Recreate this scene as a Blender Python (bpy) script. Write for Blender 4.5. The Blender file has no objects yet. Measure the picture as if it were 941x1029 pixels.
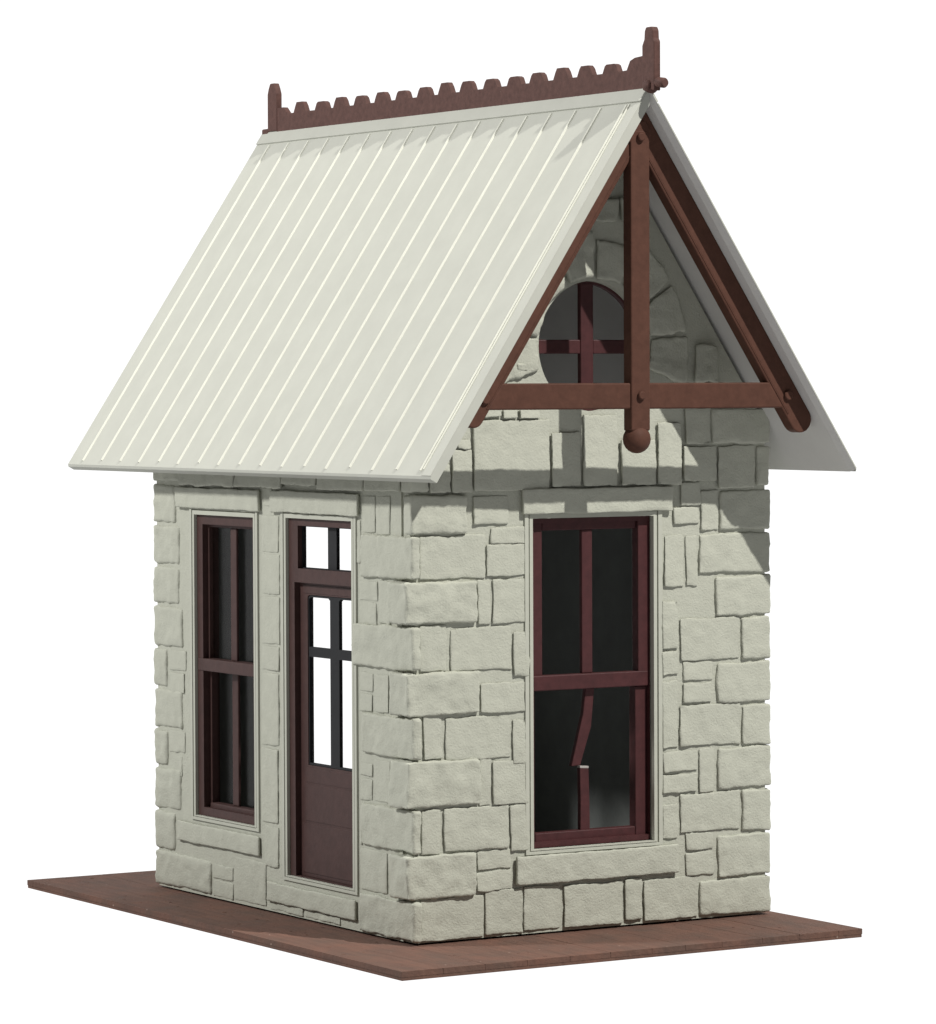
import bpy, bmesh, math, random
from mathutils import Vector, noise, Matrix

# ------------------------------------------------------------------ scene basics
sc = bpy.context.scene
C = sc.collection
W, D = 2.5, 3.287          # footprint of the hut
EX, EZ, RZ = 0.239, 2.711, 4.937   # eave overhang, eave height, ridge height
YF, YB = -0.594, 4.049     # front and back ends of the roof
SL = (RZ - EZ) / (W / 2 + EX)      # roof slope

# ------------------------------------------------------------------ materials
def mat(name, base, rough=0.75, var=0.0, vscale=6.0, bump=0.0, bscale=60.0, dist=0.004, tint=None, spec=0.3,
        bump2=0.0, b2scale=14.0):
    m = bpy.data.materials.new(name); m.use_nodes = True
    nt = m.node_tree; b = nt.nodes['Principled BSDF']
    b.inputs['Roughness'].default_value = rough
    b.inputs['Specular IOR Level'].default_value = spec
    b.inputs['Base Color'].default_value = (*base, 1)
    tc = nt.nodes.new('ShaderNodeTexCoord')
    if var > 0 or tint:
        n = nt.nodes.new('ShaderNodeTexNoise'); n.inputs['Scale'].default_value = vscale
        n.inputs['Detail'].default_value = 6; n.inputs['Roughness'].default_value = 0.65
        nt.links.new(tc.outputs['Object'], n.inputs['Vector'])
        r = nt.nodes.new('ShaderNodeValToRGB')
        r.color_ramp.elements[0].position = 0.3; r.color_ramp.elements[1].position = 0.7
        lo = tint if tint else tuple(c * (1 - var) for c in base)
        hi = tuple(min(1, c * (1 + var)) for c in base)
        r.color_ramp.elements[0].color = (*lo, 1); r.color_ramp.elements[1].color = (*hi, 1)
        nt.links.new(n.outputs['Fac'], r.inputs['Fac'])
        nt.links.new(r.outputs['Color'], b.inputs['Base Color'])
    last = None
    for st, scl in ((bump2, b2scale), (bump, bscale)):
        if st <= 0: continue
        n = nt.nodes.new('ShaderNodeTexNoise'); n.inputs['Scale'].default_value = scl
        n.inputs['Detail'].default_value = 5; n.inputs['Roughness'].default_value = 0.6
        nt.links.new(tc.outputs['Object'], n.inputs['Vector'])
        bp = nt.nodes.new('ShaderNodeBump'); bp.inputs['Strength'].default_value = st
        bp.inputs['Distance'].default_value = dist
        nt.links.new(n.outputs['Fac'], bp.inputs['Height'])
        if last: nt.links.new(last.outputs['Normal'], bp.inputs['Normal'])
        last = bp
    if last: nt.links.new(last.outputs['Normal'], b.inputs['Normal'])
    return m

M_STONE = mat('stone_paint', (0.440, 0.449, 0.382), 0.88, 0.05, 9, 0.75, 75, 0.006, spec=0.15, bump2=0.6, b2scale=22)
M_TRIM = mat('trim_paint', (0.444, 0.453, 0.39), 0.8, 0.04, 7, 0.25, 50, 0.004, spec=0.2)
M_ROOF = mat('roof_paint', (0.445, 0.453, 0.405), 0.7, 0.035, 5, 0.12, 70, 0.003, spec=0.25)
M_RIB = mat('cream_rib_highlight', (0.63, 0.635, 0.56), 0.7, 0.05, 9, 0.1, 60, 0.003, spec=0.25)  # cream; the rib highlights are put into this lighter colour
M_UNDER = mat('lightened_underside', (0.62, 0.615, 0.595), 0.8, 0.03, 5, 0.1, 60, 0.003, spec=0.2)  # roof colour lightened to carry the bounce light on the underside
M_BROWN = mat('brown_timber_paint', (0.083, 0.037, 0.0255), 0.68, 0.15, 18, 0.3, 45, 0.004, spec=0.15)
M_CREST = mat('brown_crest_paint', (0.090, 0.046, 0.039), 0.65, 0.22, 26, 0.3, 45, 0.004, spec=0.15)
M_MAROON = mat('maroon_paint', (0.058, 0.0175, 0.0185), 0.55, 0.2, 18, 0.3, 40, 0.004)
M_DOOR = mat('door_paint', (0.056, 0.0275, 0.0245), 0.6, 0.16, 14, 0.3, 40, 0.004)
M_BLACK = mat('backlit_bar_black', (0.012, 0.013, 0.015), 0.7, 0.1, 12)  # door bars against the light; their backlit darkness is painted in
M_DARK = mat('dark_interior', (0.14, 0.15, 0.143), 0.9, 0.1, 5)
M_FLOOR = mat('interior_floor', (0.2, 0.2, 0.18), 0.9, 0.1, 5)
M_CUT = mat('pale_broken_end', (0.36, 0.34, 0.32), 0.7)

def board_material():
    m = mat('base_board_paint', (0.136, 0.070, 0.051), 0.88, 0.12, 3.2, 0.8, 38, 0.008, tint=(0.104, 0.068, 0.054), spec=0.2, bump2=0.7, b2scale=11)
    nt = m.node_tree; b = nt.nodes['Principled BSDF']
    src = b.inputs['Base Color'].links[0].from_socket
    tc = nt.nodes['Texture Coordinate']
    v = nt.nodes.new('ShaderNodeTexVoronoi'); v.inputs['Scale'].default_value = 9
    nt.links.new(tc.outputs['Object'], v.inputs['Vector'])
    lt = nt.nodes.new('ShaderNodeMath'); lt.operation = 'LESS_THAN'; lt.inputs[1].default_value = 0.055
    nt.links.new(v.outputs['Distance'], lt.inputs[0])
    # keep only some of the specks
    gt = nt.nodes.new('ShaderNodeMath'); gt.operation = 'GREATER_THAN'; gt.inputs[1].default_value = 0.72
    sp = nt.nodes.new('ShaderNodeSeparateColor'); nt.links.new(v.outputs['Color'], sp.inputs['Color'])
    nt.links.new(sp.outputs['Red'], gt.inputs[0])
    mu = nt.nodes.new('ShaderNodeMath'); mu.operation = 'MULTIPLY'
    nt.links.new(lt.outputs[0], mu.inputs[0]); nt.links.new(gt.outputs[0], mu.inputs[1])
    mx = nt.nodes.new('ShaderNodeMix'); mx.data_type = 'RGBA'
    nt.links.new(mu.outputs[0], mx.inputs['Factor']); nt.links.new(src, mx.inputs['A'])
    mx.inputs['B'].default_value = (0.3, 0.22, 0.18, 1)
    # long weathered streaks along the planks
    st = nt.nodes.new('ShaderNodeTexNoise'); st.inputs['Scale'].default_value = 1.0; st.inputs['Detail'].default_value = 6
    mp = nt.nodes.new('ShaderNodeMapping'); mp.inputs['Scale'].default_value = (26, 2.2, 26)
    nt.links.new(tc.outputs['Object'], mp.inputs['Vector']); nt.links.new(mp.outputs['Vector'], st.inputs['Vector'])
    rr = nt.nodes.new('ShaderNodeValToRGB')
    rr.color_ramp.elements[0].position = 0.35; rr.color_ramp.elements[1].position = 0.65
    rr.color_ramp.elements[0].color = (0.88, 0.88, 0.9, 1); rr.color_ramp.elements[1].color = (1.07, 1.06, 1.05, 1)
    nt.links.new(st.outputs['Fac'], rr.inputs['Fac'])
    m2 = nt.nodes.new('ShaderNodeMix'); m2.data_type = 'RGBA'; m2.blend_type = 'MULTIPLY'
    m2.inputs['Factor'].default_value = 1
    nt.links.new(mx.outputs['Result'], m2.inputs['A']); nt.links.new(rr.outputs['Color'], m2.inputs['B'])
    nt.links.new(m2.outputs['Result'], b.inputs['Base Color'])
    return m
M_BOARD = board_material()

def glass_material(name, refl, tintv):
    m = bpy.data.materials.new(name); m.use_nodes = True
    nt = m.node_tree; nt.nodes.clear()
    out = nt.nodes.new('ShaderNodeOutputMaterial'); mix = nt.nodes.new('ShaderNodeMixShader')
    tr = nt.nodes.new('ShaderNodeBsdfTransparent'); gl = nt.nodes.new('ShaderNodeBsdfGlossy')
    tr.inputs['Color'].default_value = (tintv, tintv, tintv, 1)
    gl.inputs['Roughness'].default_value = 0.22
    fr = nt.nodes.new('ShaderNodeFresnel'); fr.inputs['IOR'].default_value = 1.45
    ml = nt.nodes.new('ShaderNodeMath'); ml.operation = 'MULTIPLY'; ml.inputs[1].default_value = refl
    nt.links.new(fr.outputs[0], ml.inputs[0]); nt.links.new(ml.outputs[0], mix.inputs['Fac'])
    nt.links.new(tr.outputs[0], mix.inputs[1]); nt.links.new(gl.outputs[0], mix.inputs[2])
    nt.links.new(mix.outputs[0], out.inputs['Surface'])
    return m
M_GLASS = glass_material('window_glass', 0.05, 0.92)
M_CLEAR = glass_material('door_glass', 0.05, 1.0)

# ------------------------------------------------------------------ object helpers
def link(name, me, parent=None, label=None):
    o = bpy.data.objects.new(name, me); C.objects.link(o)
    if parent: o.parent = parent
    if label: o['label'] = label
    return o

def obj(name, bm, mats, parent=None, label=None, smooth=False):
    bmesh.ops.recalc_face_normals(bm, faces=bm.faces)
    me = bpy.data.meshes.new(name); bm.to_mesh(me); bm.free()
    for m in (mats if isinstance(mats, (list, tuple)) else [mats]): me.materials.append(m)
    if smooth:
        for p in me.polygons: p.use_smooth = True
    return link(name, me, parent, label)

def merge(dst, src, mi=0):
    vs = [dst.verts.new(v.co) for v in src.verts]
    src.verts.index_update()
    for f in src.faces:
        nf = dst.faces.new([vs[v.index] for v in f.verts]); nf.material_index = mi; nf.smooth = f.smooth
    src.free()

def add_box(bm, x0, x1, y0, y1, z0, z1, bev=0.0, mi=0, fr=None):
    t = bmesh.new()
    bmesh.ops.create_cube(t, size=1)
    for v in t.verts:
        v.co = Vector(((x0 + x1) / 2 + v.co.x * (x1 - x0), (y0 + y1) / 2 + v.co.y * (y1 - y0), (z0 + z1) / 2 + v.co.z * (z1 - z0)))
    if bev > 0:
        bmesh.ops.bevel(t, geom=list(t.edges), offset=bev, segments=2, affect='EDGES', profile=0.5)
    if fr:
        for v in t.verts: v.co = Vector(fr(*v.co))
    bmesh.ops.recalc_face_normals(t, faces=t.faces)
    merge(bm, t, mi)

def add_prism(bm, pts2, w0, w1, fr, bev=0.0, mi=0):
    """polygon in (u,v) extruded from w0 to w1, mapped by fr(u,v,w)"""
    t = bmesh.new()
    a = [t.verts.new((u, v, w0)) for u, v in pts2]; b = [t.verts.new((u, v, w1)) for u, v in pts2]
    t.faces.new(a); t.faces.new(b[::-1])
    n = len(pts2)
    for i in range(n): t.faces.new((a[i], b[i], b[(i + 1) % n], a[(i + 1) % n]))
    if bev > 0:
        bmesh.ops.recalc_face_normals(t, faces=t.faces)
        bmesh.ops.bevel(t, geom=list(t.edges), offset=bev, segments=2, affect='EDGES', profile=0.5)
    for v in t.verts: v.co = Vector(fr(*v.co))
    bmesh.ops.recalc_face_normals(t, faces=t.faces)
    merge(bm, t, mi)

def add_tube(bm, p0, p1, r, n=14, cap=0.0, mi=0):
    p0, p1 = Vector(p0), Vector(p1); d = (p1 - p0).normalized()
    a = d.orthogonal().normalized(); b = d.cross(a)
    rings = [(p0, r * (0.75 if cap else 1)), (p0 + d * cap, r), (p1 - d * cap, r), (p1, r * (0.75 if cap else 1))] if cap else [(p0, r), (p1, r)]
    vs = []
    for c, rr in rings:
        vs.append([bm.verts.new(c + (a * math.cos(2 * math.pi * i / n) + b * math.sin(2 * math.pi * i / n)) * rr) for i in range(n)])
    for k in range(len(vs) - 1):
        for i in range(n):
            f = bm.faces.new((vs[k][i], vs[k][(i + 1) % n], vs[k + 1][(i + 1) % n], vs[k + 1][i])); f.material_index = mi; f.smooth = True
    for q in (vs[0][::-1], vs[-1]): bm.faces.new(q).material_index = mi

def add_ball(bm, c, r, sx=1, sy=1, sz=1, seg=20):
    t = bmesh.new(); bmesh.ops.create_uvsphere(t, u_segments=seg, v_segments=seg // 2, radius=r)
    for v in t.verts: v.co = Vector((c[0] + v.co.x * sx, c[1] + v.co.y * sy, c[2] + v.co.z * sz))
    for f in t.faces: f.smooth = True
    merge(bm, t)

def plate(bm, outer, holes, w0, w1, fr, mi_front=0, mi_back=0, mi_side=0):
    """flat plate with holes: polygon outlines in (u,v), thickness from w0 (inside) to w1 (outside)"""
    cu = bpy.data.curves.new('tmp', 'CURVE'); cu.dimensions = '2D'; cu.fill_mode = 'BOTH'
    for loop in [outer] + list(holes):
        s = cu.splines.new('POLY'); s.points.add(len(loop) - 1)
        for p, (u, v) in zip(s.points, loop): p.co = (u, v, 0, 1)
        s.use_cyclic_u = True
    o = bpy.data.objects.new('tmp', cu); C.objects.link(o)
    dg = bpy.context.evaluated_depsgraph_get(); dg.update()
    me = bpy.data.meshes.new_from_object(o.evaluated_get(dg))
    tris = [([tuple(me.vertices[i].co[:2]) for i in p.vertices]) for p in me.polygons]
    C.objects.unlink(o); bpy.data.objects.remove(o); bpy.data.curves.remove(cu); bpy.data.meshes.remove(me)
    # curve fill keeps one sheet per side: use each triangle once
    seen = set(); t = bmesh.new(); vid = {}
    def V(p, w):
        k = (round(p[0], 5), round(p[1], 5), w)
        if k not in vid: vid[k] = t.verts.new((p[0], p[1], w))
        return vid[k]
    for tr in tris:
        k = tuple(sorted((round(a, 4), round(b, 4)) for a, b in tr))
        if k in seen: continue
        seen.add(k)
        for w, mi in ((w1, mi_front), (w0, mi_back)):
            try: t.faces.new([V(p, w) for p in tr]).material_index = mi
            except ValueError: pass
    for loop in [outer] + list(holes):
        for i in range(len(loop)):
            a, b = loop[i], loop[(i + 1) % len(loop)]
            try: t.faces.new((V(a, w0), V(b, w0), V(b, w1), V(a, w1))).material_index = mi_side
            except ValueError: pass
    for v in t.verts: v.co = Vector(fr(*v.co))
    bmesh.ops.recalc_face_normals(t, faces=t.faces)
    vs = {v: bm.verts.new(v.co) for v in t.verts}
    for f in t.faces:
        bm.faces.new([vs[v] for v in f.verts]).material_index = f.material_index
    t.free()

def rough_block(bm, u0, u1, v0, v1, w0, w1, fr, r=0.018, amp=0.006, seed=0, step=0.022, open_back=True, mi=0, tilt=(0, 0), undercut=0.010):
    """a dressed stone: rounded, chipped and uneven block; w is the outward direction"""
    hu, hv, hw = (u1 - u0) / 2, (v1 - v0) / 2, (w1 - w0) / 2
    r = min(r, hu * 0.8, hv * 0.8, hw * 0.9)
    cu, cv, cw = (u0 + u1) / 2, (v0 + v1) / 2, (w0 + w1) / 2
    nu, nv = max(3, int(2 * hu / step)), max(3, int(2 * hv / step)); nw = max(2, int(2 * hw / step))
    def coords(n, h):
        a = [-h + 2 * h * i / n for i in range(n + 1)]
        a += [-h + r * 0.45, h - r * 0.45, -h + r, h - r]
        a = sorted(set(round(x, 5) for x in a))
        out = [a[0]]
        for x in a[1:]:
            if x - out[-1] > r * 0.25 or x == a[-1]: out.append(x)
        return out
    U, Vv, Wd = coords(nu, hu), coords(nv, hv), coords(nw, hw)
    cut = 0.0
    if open_back and w1 < 0.06:          # the stones of a cast wall overhang their joints a little
        Wd = [-hw, w1 * 0.42 - cw, w1 * 0.50 - cw, hw - r * 0.9, hw - r * 0.4, hw]
        if Wd[3] <= Wd[2]: Wd = Wd[:3] + [(Wd[2] + hw) / 2, hw]
        cut = undercut
    off = Vector((seed * 3.17, seed * 1.91, seed * 7.3))
    cache = {}
    def P(i, j, k):
        if (i, j, k) in cache: return cache[(i, j, k)]
        p = Vector((U[i], Vv[j], Wd[k]))
        q = Vector((max(-hu + r, min(hu - r, p.x)), max(-hv + r, min(hv - r, p.y)), max(-hw + r, min(hw - r, p.z))))
        d = p - q
        if d.length > 1e-7:
            d.normalize(); s = q + d * r
        else: d = Vector((0, 0, 0)); s = p
        n1 = noise.noise(s * 7.0 + off); n2 = noise.noise(s * 17.0 + off * 1.3); n3 = noise.noise(s * 40.0 + off)
        s = s + d * (amp * (0.6 * n1 + 0.6 * n2 + 0.55 * n3))
        # outline wanders a little
        s.x += amp * 0.8 * noise.noise(Vector((s.y * 5, seed * 2.7, s.x * 2)))
        s.y += amp * 0.8 * noise.noise(Vector((s.x * 5, seed * 4.1, s.y * 2 + 9)))
        wz = cw + s.z
        if cut and k <= 1:
            s.x *= (hu - cut) / hu; s.y *= (hv - cut) / hv
        if wz > 0 and (tilt[0] or tilt[1]):      # split faces lean out towards the lower edge and one side
            wz *= max(0.12, 1 - max(0.0, tilt[0]) * (0.5 + s.x / (2 * hu)) + min(0.0, tilt[0]) * (0.5 - s.x / (2 * hu)) - tilt[1] * (0.5 + s.y / (2 * hv)))
        v = bm.verts.new(fr(cu + s.x, cv + s.y, wz)); cache[(i, j, k)] = v
        return v
    a, b, c = len(U) - 1, len(Vv) - 1, len(Wd) - 1
    def F(q):
        try:
            f = bm.faces.new(q); f.smooth = True; f.material_index = mi
        except ValueError: pass
    for i in range(a):
        for j in range(b):
            F((P(i, j, c), P(i + 1, j, c), P(i + 1, j + 1, c), P(i, j + 1, c)))
            if not open_back: F((P(i, j, 0), P(i, j + 1, 0), P(i + 1, j + 1, 0), P(i + 1, j, 0)))
    for k in range(c):
        for i in range(a):
            F((P(i, 0, k), P(i + 1, 0, k), P(i + 1, 0, k + 1), P(i, 0, k + 1)))
            F((P(i, b, k), P(i, b, k + 1), P(i + 1, b, k + 1), P(i + 1, b, k)))
        for j in range(b):
            F((P(0, j, k), P(0, j, k + 1), P(0, j + 1, k + 1), P(0, j + 1, k)))
            F((P(a, j, k), P(a, j + 1, k), P(a, j + 1, k + 1), P(a, j, k + 1)))

FRONT = lambda u, v, w: (u, -w, v)            # front wall: w points to -y
LEFT = lambda u, v, w: (-w, u, v)             # door wall: w points to -x
BACK = lambda u, v, w: (u, D - 0.06 + w, v)
RIGHT = lambda u, v, w: (W + w, u, v)
XYZ = lambda x, y, z: (x, y, z)

# ------------------------------------------------------------------ the two things
def empty(name, label, cat, loc):
    o = bpy.data.objects.new(name, None); C.objects.link(o); o.location = loc
    o.empty_display_size = 0.3
    o['label'] = label; o['category'] = cat
    return o

hut = empty('stone_hut', 'pale grey-green stone hut with steep ribbed roof, brown gable truss and toothed ridge crest', 'hut', (0, 0, 0))

# base board ------------------------------------------------------------------
def base_board():
    bm = bmesh.new()
    x0, x1, y0, y1 = -0.568, 2.603, -0.823, 4.011
    xs = [x0]
    rnd = random.Random(5)
    x = x0
    while x < x1 - 0.32:
        x += 0.26 + rnd.uniform(-0.03, 0.03); xs.append(x)
    xs.append(x1)
    add_box(bm, x0 + 0.004, x1 - 0.004, y0 + 0.002, y1 - 0.002, -0.0524, -0.010)
    for a, b in zip(xs[:-1], xs[1:]):
        add_box(bm, a + (0.0012 if a > x0 else 0), b - (0.0012 if b < x1 else 0), y0, y1, -0.034, 0.0 - rnd.uniform(0, 0.0012), bev=0.002)
    for i in range(90):                     # grit and glue crumbs stuck in the paint
        gx, gy = (rnd.uniform(x0 + .03, -0.03), rnd.uniform(y0 + .03, y1 - .05)) if i % 3 else (rnd.uniform(0, x1 - .05), rnd.uniform(y0 + .03, -0.06))
        t = bmesh.new(); bmesh.ops.create_icosphere(t, subdivisions=1, radius=rnd.uniform(0.004, 0.011))
        sx, sy = rnd.uniform(.7, 1.9), rnd.uniform(.7, 1.6)
        for v in t.verts: v.co = Vector((gx + v.co.x * sx, gy + v.co.y * sy, v.co.z * 0.45 - 0.001))
        merge(bm, t)
    o = obj('base_board', bm, M_BOARD)
    o['label'] = 'thin brown planked base board lying flat under the stone hut'
    o['category'] = 'base board'
    return o
base_board()

# ------------------------------------------------------------------ walls
random.seed(11)
FS = [(0.406, 2.612, 0.929, 3.026), (0.256, 2.611, 0.392, 2.85), (0.295, 2.862, 0.393, 2.916), (0.466, 3.042, 0.597, 3.089),
 (0.605, 3.036, 0.707, 3.088), (0.724, 3.034, 0.868, 3.093), (0.942, 2.63, 1.152, 2.95), (0.409, 2.423, 0.649, 2.585),
 (1.165, 2.627, 1.409, 3.05), (0.105, 2.614, 0.245, 2.773), (1.43, 2.63, 1.68, 2.9), (1.694, 2.632, 1.868, 3.0),
 (2.133, 2.604, 2.405, 2.856), (1.866, 2.502, 2.008, 2.642), (1.812, 2.392, 2.0, 2.49), (1.881, 2.65, 2.12, 2.856),
 (1.9, 2.87, 2.08, 3.08),
 (0.524, 2.308, 0.782, 2.403), (0.041, 2.112, 0.487, 2.361), (0.496, 2.119, 0.782, 2.3), (0.435, 1.839, 0.526, 2.098),
 (0.536, 1.841, 0.785, 2.101), (0.041, 1.582, 0.223, 1.843), (0.253, 1.573, 0.667, 1.823), (0.676, 1.527, 0.784, 1.792),
 (0.449, 1.325, 0.758, 1.498), (0.064, 1.07, 0.189, 1.326), (0.21, 1.059, 0.653, 1.303), (0.668, 1.016, 0.784, 1.279),
 (0.443, 0.786, 0.525, 1.062), (0.535, 0.784, 0.785, 1.038), (0.045, 0.519, 0.176, 0.781), (0.197, 0.528, 0.636, 0.777),
 (0.651, 0.508, 0.785, 0.772), (0.42, 0.409, 0.657, 0.521), (0.42, 0.285, 0.66, 0.398), (0.041, 0.022, 0.468, 0.265),
 (0.479, 0.028, 0.734, 0.283), (0.745, 0.03, 1.004, 0.29), (1.019, 0.028, 1.442, 0.278), (1.453, 0.04, 1.575, 0.29),
 (1.745, 2.02, 1.881, 2.328), (1.902, 2.023, 1.984, 2.32), (1.728, 1.646, 1.843, 1.939), (1.728, 1.49, 1.842, 1.63),
 (1.86, 1.573, 2.294, 1.823), (1.881, 1.451, 2.102, 1.565), (2.011, 2.352, 2.138, 2.589), (1.728, 1.054, 1.841, 1.453),
 (1.878, 1.318, 2.086, 1.436), (1.856, 1.056, 2.297, 1.303), (1.728, 0.911, 1.977, 1.03), (1.728, 0.783, 1.976, 0.89),
 (1.998, 0.775, 2.107, 1.04), (1.855, 0.538, 2.29, 0.767), (1.728, 0.51, 1.84, 0.716), (1.897, 0.426, 2.099, 0.53),
 (1.897, 0.277, 2.099, 0.413), (1.592, 0.03, 1.985, 0.27)]
LS = [(2.123, 2.604, 2.849, 2.698), (1.518, 2.608, 2.109, 2.7), (3.066, 2.498, 3.234, 2.583), (2.923, 2.497, 3.044, 2.58),
 (1.588, 2.211, 1.8, 2.439), (1.58, 1.958, 1.805, 2.201), (1.584, 1.652, 1.808, 1.94), (1.668, 2.49, 1.79, 2.6),
 (2.821, 1.414, 3.06, 1.546), (2.845, 1.27, 3.051, 1.4), (1.59, 1.49, 1.812, 1.639), (1.596, 1.03, 1.815, 1.475),
 (2.842, 0.888, 3.067, 1.031), (2.884, 0.745, 3.047, 0.875), (1.61, 0.555, 1.818, 1.01), (1.61, 0.284, 1.787, 0.535),
 (2.203, 0.139, 2.468, 0.229), (2.204, 0.024, 2.469, 0.128), (1.77, 0.03, 2.182, 0.3), (1.082, 2.633, 1.51, 2.7),
 (0.514, 2.61, 1.067, 2.7), (0.094, 2.615, 0.505, 2.7), (0.419, 2.372, 0.568, 2.586), (0.245, 2.36, 0.401, 2.59),
 (0.586, 2.187, 0.65, 2.439), (0.395, 1.971, 0.61, 2.084), (0.407, 1.825, 0.61, 1.962), (0.245, 1.845, 0.373, 2.093),
 (0.451, 1.436, 0.61, 1.55), (0.27, 1.325, 0.43, 1.542), (0.46, 1.322, 0.61, 1.422), (0.456, 0.938, 0.61, 1.017),
 (0.259, 0.802, 0.442, 1.044), (0.465, 0.795, 0.61, 0.923), (0.588, 0.53, 0.615, 0.757), (0.297, 0.268, 0.61, 0.508),
 (0.854, 0.022, 1.28, 0.066), (1.303, 0.022, 1.724, 0.08)]

def circle(cx, cz, r, n=64): return [(cx + r * math.cos(2 * math.pi * i / n), cz + r * math.sin(2 * math.pi * i / n)) for i in range(n)]
def rect(u0, v0, u1, v1): return [(u0, v0), (u1, v0), (u1, v1), (u0, v1)]

def grow(q, e): return rect(q[0] - e, q[1] - e, q[2] + e, q[3] + e)
TH = 0.13
OC = (1.25, 3.457, 0.385)               # round gable window
FW = (0.815, 0.505, 1.668, 2.447)       # front window opening
LW = (1.905, 0.515, 2.69, 2.42)         # left window opening
DW = (0.69, 0.255, 1.49, 2.43)          # door opening
BW = (0.93, 0.50, 1.72, 2.45)           # opening in the back wall
def roof_under(x): return RZ - SL * abs(x - W / 2) - 0.076

IN = 0.012       # the wall cores stand this far inside the stone faces
gable_outline = [(IN, 0.012), (W - IN, 0.012), (W - IN, roof_under(W)), (W / 2, roof_under(W / 2)), (IN, roof_under(0))]

def front_wall():
    bm = bmesh.new()
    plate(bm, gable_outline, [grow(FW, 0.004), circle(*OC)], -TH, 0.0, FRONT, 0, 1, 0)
    rnd = random.Random(3)
    for i, (a, b, c, d) in enumerate(FS):
        pr = rnd.uniform(0.013, 0.022) + (0.016 if b > 2.6 else 0)
        rough_block(bm, a, c, b, d, -0.03, pr, FRONT, r=rnd.uniform(0.005, 0.008), amp=0.009, seed=i + 1, tilt=(rnd.uniform(0.2, 0.5), rnd.uniform(0.1, 0.45)))
    # corner stones: alternate blocks belong to the front or to the door wall
    for i, (z0, z1, x1) in enumerate([(2.372, 2.6, 0.36), (1.852, 2.1, 0.425), (1.325, 1.575, 0.435), (0.797, 1.064, 0.44), (0.268, 0.523, 0.41)]):
        rough_block(bm, -0.056 if i else -0.03, x1, z0 + 0.002, z1 - 0.003, -(0.185 if i else 0.06), 0.032, FRONT, r=0.014, amp=0.012, seed=50 + i, open_back=False)
    for i, (z0, z1, x0) in enumerate([(2.867, 3.085, 2.094), (2.61, 2.855, 2.425), (2.345, 2.59, 2.15), (2.084, 2.332, 1.995), (1.83, 2.074, 2.12), (1.56, 1.82, 2.31),
                                      (1.30, 1.55, 2.13), (1.043, 1.293, 2.31), (0.782, 1.035, 2.13), (0.515, 0.772, 2.31),
                                      (0.248, 0.505, 2.13), (0.02, 0.243, 1.995)]):
        rough_block(bm, x0, W + 0.022, z0 + 0.004, z1 - 0.005, -0.2, 0.022, FRONT, r=0.013, amp=0.010, seed=70 + i, open_back=False, tilt=(0.3, 0.3))
    # wedge stones round the gable window
    n = 13
    for k in range(n):
        a0 = 2 * math.pi * (k + 0.04) / n + 0.12; a1 = 2 * math.pi * (k + 0.96) / n + 0.12
        if math.sin((a0 + a1) / 2) < -0.45: continue
        rm = 0.53; ro = 0.66 + 0.03 * math.sin(k * 2.3)
        fr = lambda u, v, w: FRONT(OC[0] + math.cos(u / rm) * v, OC[1] + math.sin(u / rm) * v, w)
        rough_block(bm, a0 * rm, a1 * rm, 0.402, ro, -0.03, 0.03 + 0.008 * math.sin(k * 5.1), fr, r=0.018, amp=0.014, seed=100 + k)
    # courses in the gable
    z = 3.11; row = 0
    while z < 4.75:
        h = rnd.uniform(0.12, 0.24); half = (RZ - 0.14 - (z + h)) / SL
        x = W / 2 - half
        while x < W / 2 + half - 0.05:
            w = rnd.uniform(0.16, 0.42); x2 = min(x + w, W / 2 + half)
            near = min(math.hypot(px - OC[0], pz - OC[1]) for px in (x, (x + x2) / 2, x2, min(max(OC[0], x), x2)) for pz in (z, z + h, min(max(OC[1], z), z + h)))
            if near > 0.70 and x2 - x > 0.13 and not (x < 0.95 and z < 3.7 and x > 0.3 and x2 > 0.62):
                rough_block(bm, x + 0.008, x2 - 0.008, z + 0.008, z + h - 0.008, -0.03, rnd.uniform(0.012, 0.045), FRONT, r=0.010, amp=0.013, seed=200 + row)
            x = x2; row += 1
        z += h
    rough_block(bm, 0.702, 0.813, 3.308, 3.354, -0.03, 0.03, FRONT, r=0.012, amp=0.012, seed=333)
    return obj('wall', bm, [M_STONE, M_DARK], hut)

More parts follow.
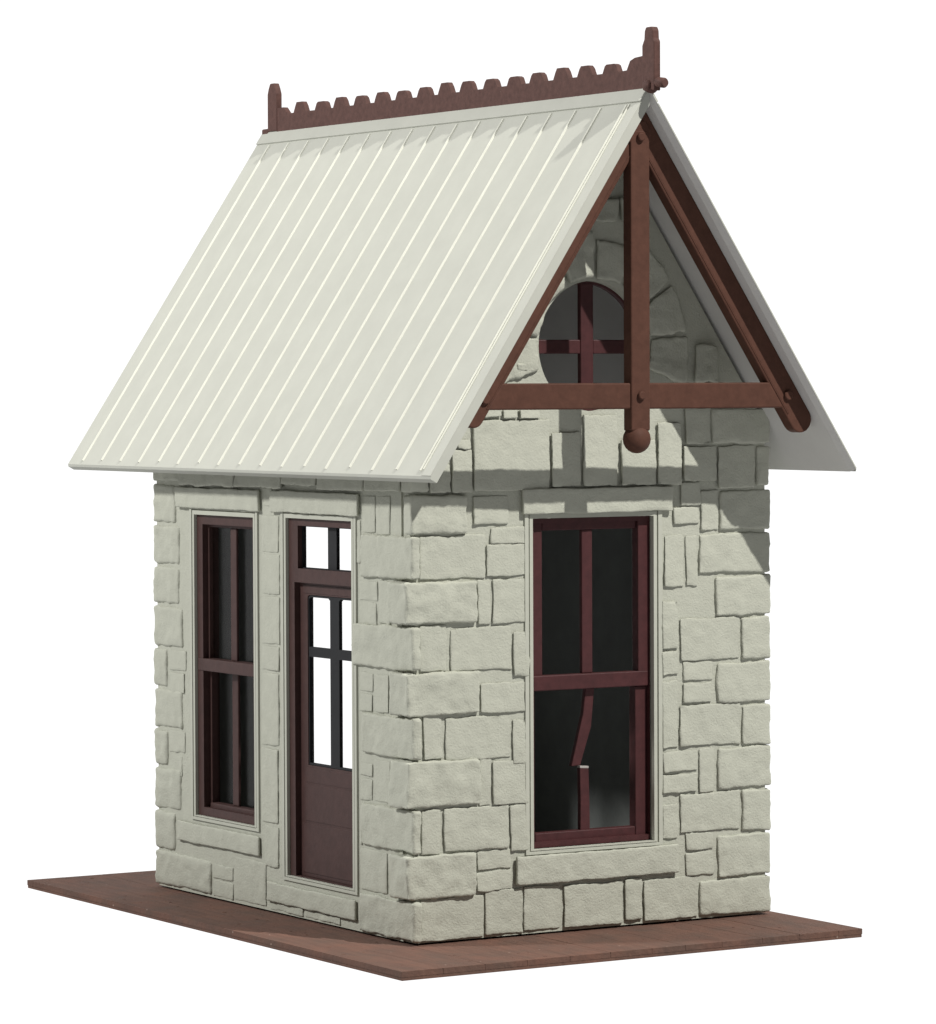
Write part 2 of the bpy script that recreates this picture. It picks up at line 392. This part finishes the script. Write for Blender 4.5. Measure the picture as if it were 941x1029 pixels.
def left_wall():
    bm = bmesh.new()
    top = EZ - 0.012
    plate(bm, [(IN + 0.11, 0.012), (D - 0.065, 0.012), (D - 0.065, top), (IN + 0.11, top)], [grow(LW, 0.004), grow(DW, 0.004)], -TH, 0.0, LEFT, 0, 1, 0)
    rnd = random.Random(8)
    for i, (a, b, c, d) in enumerate(LS):
        pr = rnd.uniform(0.006, 0.011) + (0.030 if b > 2.6 else 0)
        rough_block(bm, a, c, b, d, -0.03, pr, LEFT, r=rnd.uniform(0.006, 0.010), amp=0.008, seed=300 + i, tilt=(rnd.uniform(0.35, 0.7), rnd.uniform(0.1, 0.4)) if b < 2.6 else (0, 0.2))
    for i, (z0, z1, y1) in enumerate([(2.11, 2.364, 0.565), (1.583, 1.843, 0.665), (1.072, 1.317, 0.565), (0.533, 0.788, 0.575), (0.022, 0.258, 0.60)]):
        rough_block(bm, -0.036, y1, z0 + 0.003, z1 - 0.008, -0.036, 0.022, LEFT, r=0.014, amp=0.011, seed=350 + i, open_back=False)
    rough_block(bm, -0.036, 0.09, 2.612, 2.70, -0.1, 0.034, LEFT, r=0.02, amp=0.012, seed=360, open_back=False)
    zs = [(2.615, 2.70, 2.87), (2.352, 2.605, 2.95), (2.09, 2.34, 2.90), (1.837, 2.076, 2.91), (1.56, 1.825, 2.865), (1.302, 1.55, 3.08), (1.038, 1.292, 2.87),
          (0.793, 1.026, 3.08), (0.515, 0.782, 2.90), (0.256, 0.503, 2.985), (0.022, 0.246, 2.495)]
    for i, (z0, z1, y0) in enumerate(zs):
        rough_block(bm, y0, D - 0.028, z0 + 0.004, z1 - 0.005, -0.2, 0.013, LEFT, r=0.02, amp=0.010, seed=380 + i, open_back=False)
    return obj('wall', bm, [M_STONE, M_DARK], hut)

def coursed(bm, u0, u1, v0, v1, fr, seed, skip=None, limit=None):
    rnd = random.Random(seed); z = v0; k = 0
    while z < v1 - 0.05:
        h = min(0.262, v1 - z); u = u0
        while u < u1 - 0.08:
            w = rnd.uniform(0.2, 0.5); u2 = min(u + w, u1)
            if u1 - u2 < 0.12: u2 = u1
            ok = not (skip and u < skip[2] and u2 > skip[0] and z < skip[3] and z + h > skip[1])
            if limit and max(abs(u - W / 2), abs(u2 - W / 2)) > limit(z + h): ok = False
            if ok: rough_block(bm, u + 0.006, u2 - 0.006, z + 0.006, z + h - 0.006, -0.03, rnd.uniform(0.014, 0.03), fr, r=0.016, amp=0.01, seed=seed * 100 + k, step=0.05)
            u = u2; k += 1
        z += h

def back_wall():
    bm = bmesh.new()
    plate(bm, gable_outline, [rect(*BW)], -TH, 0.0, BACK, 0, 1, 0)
    coursed(bm, 0.22, W - 0.22, 0.022, 4.6, BACK, 5, skip=(BW[0] - .02, BW[1] - .02, BW[2] + .02, BW[3] + .02), limit=lambda z: (RZ - 0.16 - z) / SL)
    return obj('wall', bm, [M_STONE, M_DARK], hut)

def right_wall():
    bm = bmesh.new()
    top = EZ - 0.012
    plate(bm, rect(IN + 0.12, 0.012, D - 0.06 - 0.14, top), [], -TH, 0.0, RIGHT, 0, 1, 0)
    coursed(bm, 0.21, D - 0.07, 0.022, 2.69, RIGHT, 7)
    return obj('wall', bm, [M_STONE, M_DARK], hut)
front_wall(); left_wall(); back_wall(); right_wall()

fl = bmesh.new(); add_box(fl, TH, W - TH, TH, D - TH, 0.002, 0.06)
obj('floor', fl, M_FLOOR, hut)

# ------------------------------------------------------------------ windows
def stone_frame(parent, op, fr, lintel, sill, pl=0.036, ps=0.036):
    """moulded stone trim round an opening: two beads with a groove between, lintel and sill"""
    u0, v0, u1, v1 = op
    bm = bmesh.new()
    plate(bm, rect(u0 - 0.056, v0 - 0.03, u1 + 0.060, v1 + 0.046), [rect(u0 - 0.030, v0 - 0.012, u1 + 0.032, v1 + 0.034)], -0.02, 0.012, fr)
    plate(bm, rect(u0 - 0.022, v0 - 0.008, u1 + 0.023, v1 + 0.026), [rect(u0, v0, u1, v1)], -0.02, 0.010, fr)
    obj('surround', bm, M_TRIM, parent)
    for nm, q, pr in (('lintel', lintel, pl), ('sill', sill, ps)):
        if not q: continue
        bm = bmesh.new()
        rough_block(bm, q[0], q[2], q[1], q[3], -0.03, pr, fr, r=0.008, amp=0.006, seed=len(nm) + q[0])
        obj(nm, bm, M_STONE, parent)

def bar(bm, u0, u1, v0, v1, w0, w1, fr, bev=0.006):
    add_box(bm, u0, u1, v0, v1, w0, w1, bev, 0, fr)

def pane(parent, u0, u1, v0, v1, w, fr, m=None):
    bm = bmesh.new(); add_box(bm, u0, u1, v0, v1, w - 0.004, w + 0.004, 0, 0, fr)
    return obj('pane', bm, m or M_GLASS, parent)

# front window: tall sash window with a snapped lower glazing bar
def front_window():
    u0, v0, u1, v1 = FW
    bm = bmesh.new(); fr = FRONT
    plate(bm, rect(u0 + 0.002, v0 + 0.002, u1 - 0.002, v1 - 0.002), [rect(u0 + 0.03, v0 + 0.035, u1 - 0.007, v1 - 0.03)], -0.125, -0.032, fr)
    w = obj('window', bm, M_MAROON, hut, 'front sash window with a snapped lower glazing bar')
    stone_frame(w, FW, fr, (0.737, 2.474, 1.795, 2.622), (0.683, 0.304, 1.828, 0.472))
    s = bmesh.new()      # upper sash stands in front of the lower one
    bar(s, u0 + 0.03, u0 + 0.105, 1.438, v1 - 0.02, -0.095, -0.055, fr)
    bar(s, u1 - 0.082, u1 - 0.005, 1.438, v1 - 0.02, -0.105, -0.036, fr)
    bar(s, u0 + 0.105, u1 - 0.085, v1 - 0.075, v1 - 0.02, -0.095, -0.053, fr)
    bar(s, u0 + 0.012, u1 - 0.012, 1.430, 1.520, -0.095, -0.034, fr)
    obj('sash', s, M_MAROON, w)
    g = bmesh.new(); bar(g, 1.200, 1.275, 1.520, v1 - 0.075, -0.09, -0.058, fr)
    obj('glazing_bar', g, M_MAROON, w)
    pane(w, u0 + 0.104, u1 - 0.084, 1.50, v1 - 0.06, -0.096, fr)
    s = bmesh.new()
    bar(s, u0 + 0.014, u0 + 0.052, v0 + 0.02, 1.428, -0.124, -0.06, fr)
    bar(s, u1 - 0.092, u1 - 0.010, v0 + 0.02, 1.428, -0.124, -0.055, fr)
    bar(s, u0 + 0.052, u1 - 0.092, v0 + 0.015, v0 + 0.085, -0.12, -0.058, fr)
    obj('sash', s, M_MAROON, w)
    g = bmesh.new()
    add_prism(g, [(1.236, 1.43), (1.298, 1.43), (1.275, 1.20), (1.197, 0.973), (1.134, 0.970), (1.180, 1.14), (1.218, 1.28)], -0.11, -0.075, fr, 0.005)
    obj('glazing_bar', g, M_MAROON, w, 'snapped glazing bar hanging askew from the meeting rail')
    g = bmesh.new()
    add_prism(g, [(1.196, 0.57), (1.264, 0.57), (1.262, 0.76), (1.256, 0.954), (1.193, 0.960), (1.197, 0.76)], -0.11, -0.075, fr, 0.005)
    add_prism(g, [(1.194, 0.957), (1.255, 0.953), (1.255, 0.966), (1.193, 0.970)], -0.108, -0.074, fr, 0.002, 1)
    obj('glazing_bar', g, [M_MAROON, M_CUT], w, 'lower stub of the snapped glazing bar with a pale broken end')
front_window()

def side_window():
    u0, v0, u1, v1 = LW
    fr = LEFT
    bm = bmesh.new()
    plate(bm, rect(u0 + 0.002, v0 + 0.002, u1 - 0.002, v1 - 0.002), [rect(u0 + 0.04, v0 + 0.055, 2.612, v1 - 0.06)], -0.125, -0.010, fr)
    w = obj('window', bm, M_DOOR, hut, 'sash window beside the door, both halves intact')
    stone_frame(w, LW, fr, (1.810, 2.461, 2.915, 2.590), (1.838, 0.335, 2.93, 0.458), 0.03, 0.022)
    s = bmesh.new()          # upper sash
    bar(s, 2.592, 2.616, 1.43, v1 - 0.055, -0.075, -0.046, fr, 0.004)
    bar(s, u0 + 0.02, u0 + 0.055, 1.43, v1 - 0.055, -0.075, -0.04, fr)
    bar(s, u0 + 0.055, 2.592, v1 - 0.078, v1 - 0.055, -0.075, -0.046, fr, 0.004)
    bar(s, u0 + 0.008, u1 - 0.012, 1.434, 1.512, -0.09, -0.004, fr)
    obj('sash', s, M_DOOR, w)
    s = bmesh.new()          # lower sash, a little deeper in the casing
    bar(s, 2.586, 2.618, v0 + 0.05, 1.430, -0.105, -0.055, fr, 0.004)
    bar(s, u0 + 0.02, u0 + 0.05, v0 + 0.05, 1.430, -0.105, -0.055, fr)
    bar(s, u0 + 0.05, 2.586, v0 + 0.05, v0 + 0.085, -0.105, -0.04, fr)
    obj('sash', s, M_DOOR, w)
    for z0, z1, d, c in ((1.512, v1 - 0.078, -0.070, 2.268), (v0 + 0.085, 1.432, -0.092, 2.297)):
        g = bmesh.new()
        bar(g, c - 0.040, c + 0.040, z0, z1, d + 0.006, d + 0.024, fr)
        obj('glazing_bar', g, M_DOOR, w)
        pane(w, u0 + 0.045, 2.596, z0 - 0.01, z1 + 0.01, d - 0.006, fr)
side_window()

# door with transom --------------------------------------------------------------
def door():
    u0, v0, u1, v1 = DW
    fr = LEFT
    bm = bmesh.new()          # casing and transom bar
    plate(bm, rect(u0 + 0.002, v0 + 0.002, u1 - 0.002, v1 - 0.002), [rect(u0 + 0.008, v0 + 0.006, 1.418, 2.043), rect(u0 + 0.010, 2.127, 1.374, 2.386)], -0.07, -0.010, fr)
    fm = obj('door_frame', bm, M_DOOR, hut)
    stone_frame(fm, DW, fr, (0.589, 2.462, 1.658, 2.594), (0.648, 0.074, 1.735, 0.192), 0.03, 0.022)
    b = bmesh.new()
    plate(b, rect(u0 + 0.006, 2.123, 1.380, 2.390), [rect(u0 + 0.016, 2.133, 0.951, 2.380), rect(1.056, 2.133, 1.366, 2.380)], -0.062, -0.040, fr)
    obj('glazing_bar', b, M_BLACK, fm, 'upright and edging of the two transom panes, backlit shade painted in')
    pane(fm, 1.056, 1.366, 2.133, 2.380, -0.054, fr, M_CLEAR); pane(fm, u0 + 0.016, 0.951, 2.133, 2.380, -0.054, fr, M_CLEAR)
    bm = bmesh.new()
    L0, L1 = u0 + 0.010, 1.416
    pu = ((0.722, 0.943), (1.052, 1.308))
    pr_ = 1.318
    plate(bm, rect(L0, v0 + 0.008, L1, 2.041), [[(0.712, 0.939), (pr_, 0.939), (pr_, 1.957), (pr_ - 0.02, 1.969), (0.735, 1.969), (0.712, 1.957)]], -0.085, -0.045, fr)
    bar(bm, L0 + 0.03, L1 - 0.07, 0.835, 0.925, -0.047, -0.0425, fr, 0.002)      # raised boards of the lower half
    bar(bm, L0 + 0.03, L1 - 0.07, 0.60, 0.823, -0.047, -0.0415, fr, 0.002)
    bar(bm, L0 + 0.02, L1 - 0.03, v0 + 0.03, 0.585, -0.047, -0.041, fr, 0.002)
    bar(bm, L0 + 0.03, L1 - 0.05, 1.978, 2.028, -0.047, -0.0415, fr, 0.002)
    d = obj('door', bm, M_DOOR, hut)
    arch = lambda a, b, z0, z1: [(a, z0), (b, z0), (b, z1 - 0.012), (b - 0.02, z1), (a + 0.02, z1), (a, z1 - 0.012)]
    g = bmesh.new()
    plate(g, [(0.714, 0.941), (pr_ - 0.002, 0.941), (pr_ - 0.002, 1.955), (pr_ - 0.022, 1.967), (0.737, 1.967), (0.714, 1.955)],
          [arch(a, b, 1.655, 1.955) for a, b in pu] + [rect(a, 0.953, b, 1.595) for a, b in pu], -0.072, -0.050, fr)
    obj('glazing_bar', g, M_BLACK, d, 'cross bar and edging between the four door panes, backlit shade painted in')
    for a, b in pu:
        for z0, z1 in ((1.655, 1.955), (0.953, 1.595)): pane(d, a - .006, b + .006, z0 - .006, z1 + .006, -0.062, fr, M_CLEAR)
door()

# round gable window -------------------------------------------------------------
def round_window():
    fr = FRONT
    bm = bmesh.new()
    plate(bm, circle(OC[0], OC[1], OC[2] - 0.001), [circle(OC[0], OC[1], OC[2] - 0.016)], -0.125, -0.085, fr)
    w = obj('round_window', bm, M_MAROON, hut)
    b = bmesh.new(); r = OC[2] - 0.014
    bar(b, 1.212, 1.302, OC[1] - r, OC[1] + r, -0.118, -0.08, fr, 0.006)
    obj('glazing_bar', b, M_MAROON, w)
    b = bmesh.new()
    bar(b, OC[0] - r, 1.212, 3.412, 3.495, -0.116, -0.083, fr, 0.006); bar(b, 1.302, OC[0] + r, 3.412, 3.495, -0.116, -0.083, fr, 0.006)
    obj('glazing_bar', b, M_MAROON, w)
    g = bmesh.new(); add_prism(g, circle(OC[0], OC[1], OC[2] - 0.02, 48), -0.126, -0.12, fr); obj('pane', g, M_GLASS, w)
round_window()

# ------------------------------------------------------------------ roof
LEN = math.hypot(W / 2 + EX, RZ - EZ)
def slope_frame(side):
    # u along the ridge (y), v down the slope from the ridge, w outward
    dx, dz = side * (W / 2 + EX) / LEN, -(RZ - EZ) / LEN
    nx, nz = side * (RZ - EZ) / LEN, (W / 2 + EX) / LEN
    return lambda u, v, w: (W / 2 + dx * v + nx * w, u, RZ + dz * v + nz * w)

def roof_panel(side):
    fr = slope_frame(side); bm = bmesh.new(); T = 0.056 if side < 0 else 0.021
    # sheet, mitred at the ridge, softened at the eave
    m = T * (W / 2 + EX) / (RZ - EZ)
    prof = [(0, 0), (LEN - 0.012, 0), (LEN, -0.012), (LEN - 0.004, -T), (T * (RZ - EZ) / (W / 2 + EX), -T)]
    n = 40
    rings = []
    for k in range(n + 1):
        u = YF if k == 0 else YF + 0.046 + (YB - YF - 0.046) * (k - 1) / (n - 1)
        t = 0.12 if k == 0 and side > 0 else 1.0           # the sheet thins towards its front edge
        rings.append([bm.verts.new(fr(u, v, w if w > -T * 0.9 else w * t)) for v, w in prof])
    q = len(prof)
    for k in range(n):
        for i in range(q):
            bm.faces.new((rings[k][i], rings[k][(i + 1) % q], rings[k + 1][(i + 1) % q], rings[k + 1][i]))
    bm.faces.new(rings[0]); bm.faces.new(rings[-1][::-1])
    def strip(pts):          # a raised moulding: list of (profile across, ...) in sheet space
        add_prism(bm, *pts)
    # standing ribs
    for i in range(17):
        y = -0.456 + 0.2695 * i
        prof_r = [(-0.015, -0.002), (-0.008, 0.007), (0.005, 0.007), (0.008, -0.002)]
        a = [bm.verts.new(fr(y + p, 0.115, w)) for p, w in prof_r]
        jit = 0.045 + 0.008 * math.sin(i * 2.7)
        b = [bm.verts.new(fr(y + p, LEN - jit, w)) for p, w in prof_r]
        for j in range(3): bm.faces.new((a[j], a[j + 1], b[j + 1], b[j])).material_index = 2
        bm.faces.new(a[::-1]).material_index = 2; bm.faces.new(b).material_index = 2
    # ridge cap, front and back borders, eave lip
    add_box(bm, YF + 0.001, YB - 0.001, 0.004, 0.100, -0.004, 0.013, 0.005, 0, fr)
    add_box(bm, YF - 0.003, YF + 0.092, 0.107, LEN - 0.012, -0.004, 0.006, 0.003, 0, fr)
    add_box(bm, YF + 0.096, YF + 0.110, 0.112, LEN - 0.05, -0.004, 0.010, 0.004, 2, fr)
    o = obj('roof_panel', bm, [M_ROOF, M_UNDER, M_RIB], hut)
    dn = Vector(fr(0, 0, -1)) - Vector(fr(0, 0, 0))      # underside brightness is put into a lighter colour
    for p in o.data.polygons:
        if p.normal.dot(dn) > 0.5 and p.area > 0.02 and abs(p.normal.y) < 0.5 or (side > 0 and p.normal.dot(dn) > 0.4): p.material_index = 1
    return o
roof_panel(-1); roof_panel(1)

# ridge cresting ------------------------------------------------------------------
def cresting():
    bm = bmesh.new()
    fr = lambda u, v, w: (W / 2 + w, u, v)
    zb, zv, zt = 4.915, 5.048, 5.110
    rnd = random.Random(2)
    pts = [(-0.56, zb), (3.84, zb), (3.84, zv + 0.045), (3.745, zv + 0.045), (3.69, zv)]
    for i in range(14, -1, -1):
        y = -0.205 + 0.2655 * i + rnd.uniform(-0.013, 0.013); t = zt + rnd.uniform(-0.011, 0.007)
        pts += [(y + 0.082, zv), (y + 0.058, zv + 0.042), (y + 0.04, t), (y - 0.038, t), (y - 0.062, zv + 0.042), (y - 0.085, zv)]
    pts += [(-0.385, zv + 0.003), (-0.42, zv + 0.055), (-0.47, zv + 0.07), (-0.56, zv + 0.075)]
    plate(bm, pts, [], -0.017, 0.017, fr)
    c = obj('ridge_cresting', bm, M_CREST, hut)
    f = bmesh.new()
    add_prism(f, [(3.832, 4.94), (3.962, 4.94), (3.962, 5.19), (3.948, 5.225), (3.925, 5.262), (3.87, 5.262), (3.848, 5.225), (3.832, 5.19)], -0.021, 0.021, fr, 0.006)
    add_box(f, W / 2 - 0.022, W / 2 + 0.022, 3.955, 4.045, 4.918, 4.962, 0.01)
    obj('finial', f, M_CREST, c)
    f = bmesh.new()
    add_prism(f, [(-0.552, 4.94), (-0.676, 4.915), (-0.676, 5.20), (-0.664, 5.215), (-0.661, 5.262), (-0.648, 5.284), (-0.592, 5.284), (-0.578, 5.262), (-0.574, 5.215), (-0.552, 5.18)], -0.023, 0.023, fr, 0.006)
    add_tube(f, (W / 2, -0.67, 4.965), (W / 2 + 0.01, -0.745, 4.955), 0.030, 14, 0.012)
    add_tube(f, (W / 2, -0.57, 4.955), (W / 2, -0.64, 4.940), 0.042, 14, 0.012)
    obj('finial', f, M_CREST, c)
cresting()

# gable truss ---------------------------------------------------------------------
def truss():
    TY0, TY1 = -0.478, -0.420
    # sloping rafters under the roof edge
    for side in (-1, 1):
        fr = slope_frame(side); bm = bmesh.new()
        end = (RZ - (3.10 if side < 0 else 3.055)) / ((RZ - EZ) / LEN)
        hw = 0.064 if side < 0 else 0.078; top = -0.0568 if side < 0 else -0.0218
        mit = (RZ - EZ) / (W / 2 + EX)
        pts = [(-top * mit + 0.001, top), (end - 0.02, top)]
        c = (end - 0.02, top - hw)
        pts += [(c[0] + hw * math.sin(t * math.pi / 10), c[1] + hw * math.cos(t * math.pi / 10)) for t in range(1, 11)]
        pts += [(-(top - 2 * hw) * mit + 0.001, top - 2 * hw)]
        add_prism(bm, pts, -0.39, -0.474, lambda v, w, y, fr=fr: fr(y, v, w), 0.008)
        b = obj('rafter', bm, M_BROWN, hut)
        k = bmesh.new(); s = 0.098
        # little bead along the inner edge
        add_prism(k, [(0.28, top - 2 * hw + 0.014), (end - 0.1, top - 2 * hw + 0.014), (end - 0.1, top - 2 * hw + 0.023), (0.28, top - 2 * hw + 0.023)], -0.4735, -0.4765, lambda v, w, y, fr=fr: fr(y, v, w), 0.003)
        obj('bead', k, M_BROWN, b)
        k = bmesh.new(); p = fr(-0.474, (RZ - 3.2) / ((RZ - EZ) / LEN) - 0.02, top - hw)
        add_tube(k, p, (p[0], p[1] - 0.02, p[2]), 0.032, 10, 0.008); obj('bolt', k, M_BROWN, b)
    bm = bmesh.new()
    add_prism(bm, [(0.215, 3.087), (2.285, 3.087), (2.184, 3.238), (0.316, 3.238)], -TY1, -TY0 - 0.0, lambda u, v, w: (u, -w, v), 0.009)
    obj('collar_beam', bm, M_BROWN, hut)
    bm = bmesh.new()
    fr = lambda u, v, w: (u, -w, v)
    add_prism(bm, [(1.190, 2.96), (1.322, 2.96), (1.322, 4.70), (1.190, 4.70)], -TY1 - 0.015, -TY0 + 0.012, fr, 0.009)
    add_prism(bm, [(1.165, 4.63), (1.335, 4.63), (1.335, 4.70), (1.29, 4.755), (1.21, 4.755), (1.165, 4.70)], -TY1 - 0.005, -TY0 + 0.010, fr, 0.006)
    kp = obj('king_post', bm, M_BROWN, hut)
    b = bmesh.new(); add_ball(b, (1.256, -0.445, 2.912), 0.086, 1, 0.85, 0.97); obj('pendant', b, M_BROWN, kp)
    for z in (4.66, 3.165):
        k = bmesh.new(); add_tube(k, (1.255, TY0 - 0.01, z), (1.255, TY0 - 0.034, z), 0.026, 10, 0.008); obj('bolt', k, M_BROWN, kp)
truss()

# ------------------------------------------------------------------ light
world = bpy.data.worlds.new('World'); sc.world = world; world.use_nodes = True
nt = world.node_tree; bg = nt.nodes['Background']
tc = nt.nodes.new('ShaderNodeTexCoord')
def wmath(op, a, b=None):
    n = nt.nodes.new('ShaderNodeMath'); n.operation = op
    for k, v in enumerate((a, b)):
        if v is None: continue
        if isinstance(v, (int, float)): n.inputs[k].default_value = v
        else: nt.links.new(v, n.inputs[k])
    return n.outputs[0]
def wdot(vec, lo, hi, v0, v1):
    vm = nt.nodes.new('ShaderNodeVectorMath'); vm.operation = 'DOT_PRODUCT'; vm.inputs[1].default_value = vec
    nt.links.new(tc.outputs['Generated'], vm.inputs[0])
    mr = nt.nodes.new('ShaderNodeMapRange'); mr.interpolation_type = 'SMOOTHSTEP'
    for k, v in (('From Min', lo), ('From Max', hi), ('To Min', v0), ('To Max', v1)): mr.inputs[k].default_value = v
    nt.links.new(vm.outputs['Value'], mr.inputs['Value'])
    return mr.outputs['Result']
# surround shaped for the light: white behind, added glow below, dimmed in front
white_behind = wdot((math.sin(0.549), math.cos(0.549), 0), 0.0, 0.6, 0.11, 1.12)
glow_below = wdot((0, 0, -1), -0.05, 0.25, 0.0, 0.68)
nt.links.new(wmath('MAXIMUM', white_behind, glow_below), bg.inputs['Strength'])
bg.inputs['Color'].default_value = (1, 1, 1, 1)

def aim(o, target):
    o.rotation_euler = (Vector(target) - o.location).to_track_quat('-Z', 'Y').to_euler()
ctr = Vector((1.2, 0.6, 2.4))
ld = bpy.data.lights.new('key_lamp', 'SPOT'); ld.energy = 108000; ld.shadow_soft_size = 0.32; ld.color = (1.0, 0.975, 0.93)
ld.spot_size = math.radians(24); ld.spot_blend = 0.3
k = bpy.data.objects.new('key_lamp', ld); C.objects.link(k)
k.location = ctr + Vector((0.37, -1.0, 1.235)).normalized() * 45; aim(k, ctr)
ad = bpy.data.lights.new('side_lamp', 'AREA'); ad.shape = 'DISK'; ad.size = 1.5; ad.energy = 3250; ad.color = (1.0, 0.985, 0.96)
a = bpy.data.objects.new('side_lamp', ad); C.objects.link(a)
a.location = ctr + Vector((-1.0, 0.40, 0.72)).normalized() * 20; aim(a, ctr)

# ------------------------------------------------------------------ camera
F, CX, CY, CZ, YAW, PIT, ROL = 3972.8284, -11.5647, -19.5165, 3.2318, 0.5491, -0.0322, -0.0042
cd = bpy.data.cameras.new('camera'); cam = bpy.data.objects.new('camera', cd); C.objects.link(cam)
cd.sensor_fit = 'HORIZONTAL'; cd.sensor_width = 36; cd.lens = F / 941 * 36
cd.clip_start = 0.1; cd.clip_end = 500
fw = Vector((math.sin(YAW) * math.cos(PIT), math.cos(YAW) * math.cos(PIT), math.sin(PIT)))
r = Vector((math.cos(YAW), -math.sin(YAW), 0)); u = r.cross(fw)
r2 = r * math.cos(ROL) + u * math.sin(ROL); u2 = u * math.cos(ROL) - r * math.sin(ROL)
cam.matrix_world = Matrix(((r2.x, u2.x, -fw.x, CX), (r2.y, u2.y, -fw.y, CY), (r2.z, u2.z, -fw.z, CZ), (0, 0, 0, 1)))
sc.camera = cam

sc.view_settings.view_transform = 'Standard'; sc.view_settings.look = 'None'
sc.view_settings.exposure = 0; sc.view_settings.gamma = 1
sc.cycles.max_bounces = 8; sc.cycles.transparent_max_bounces = 16
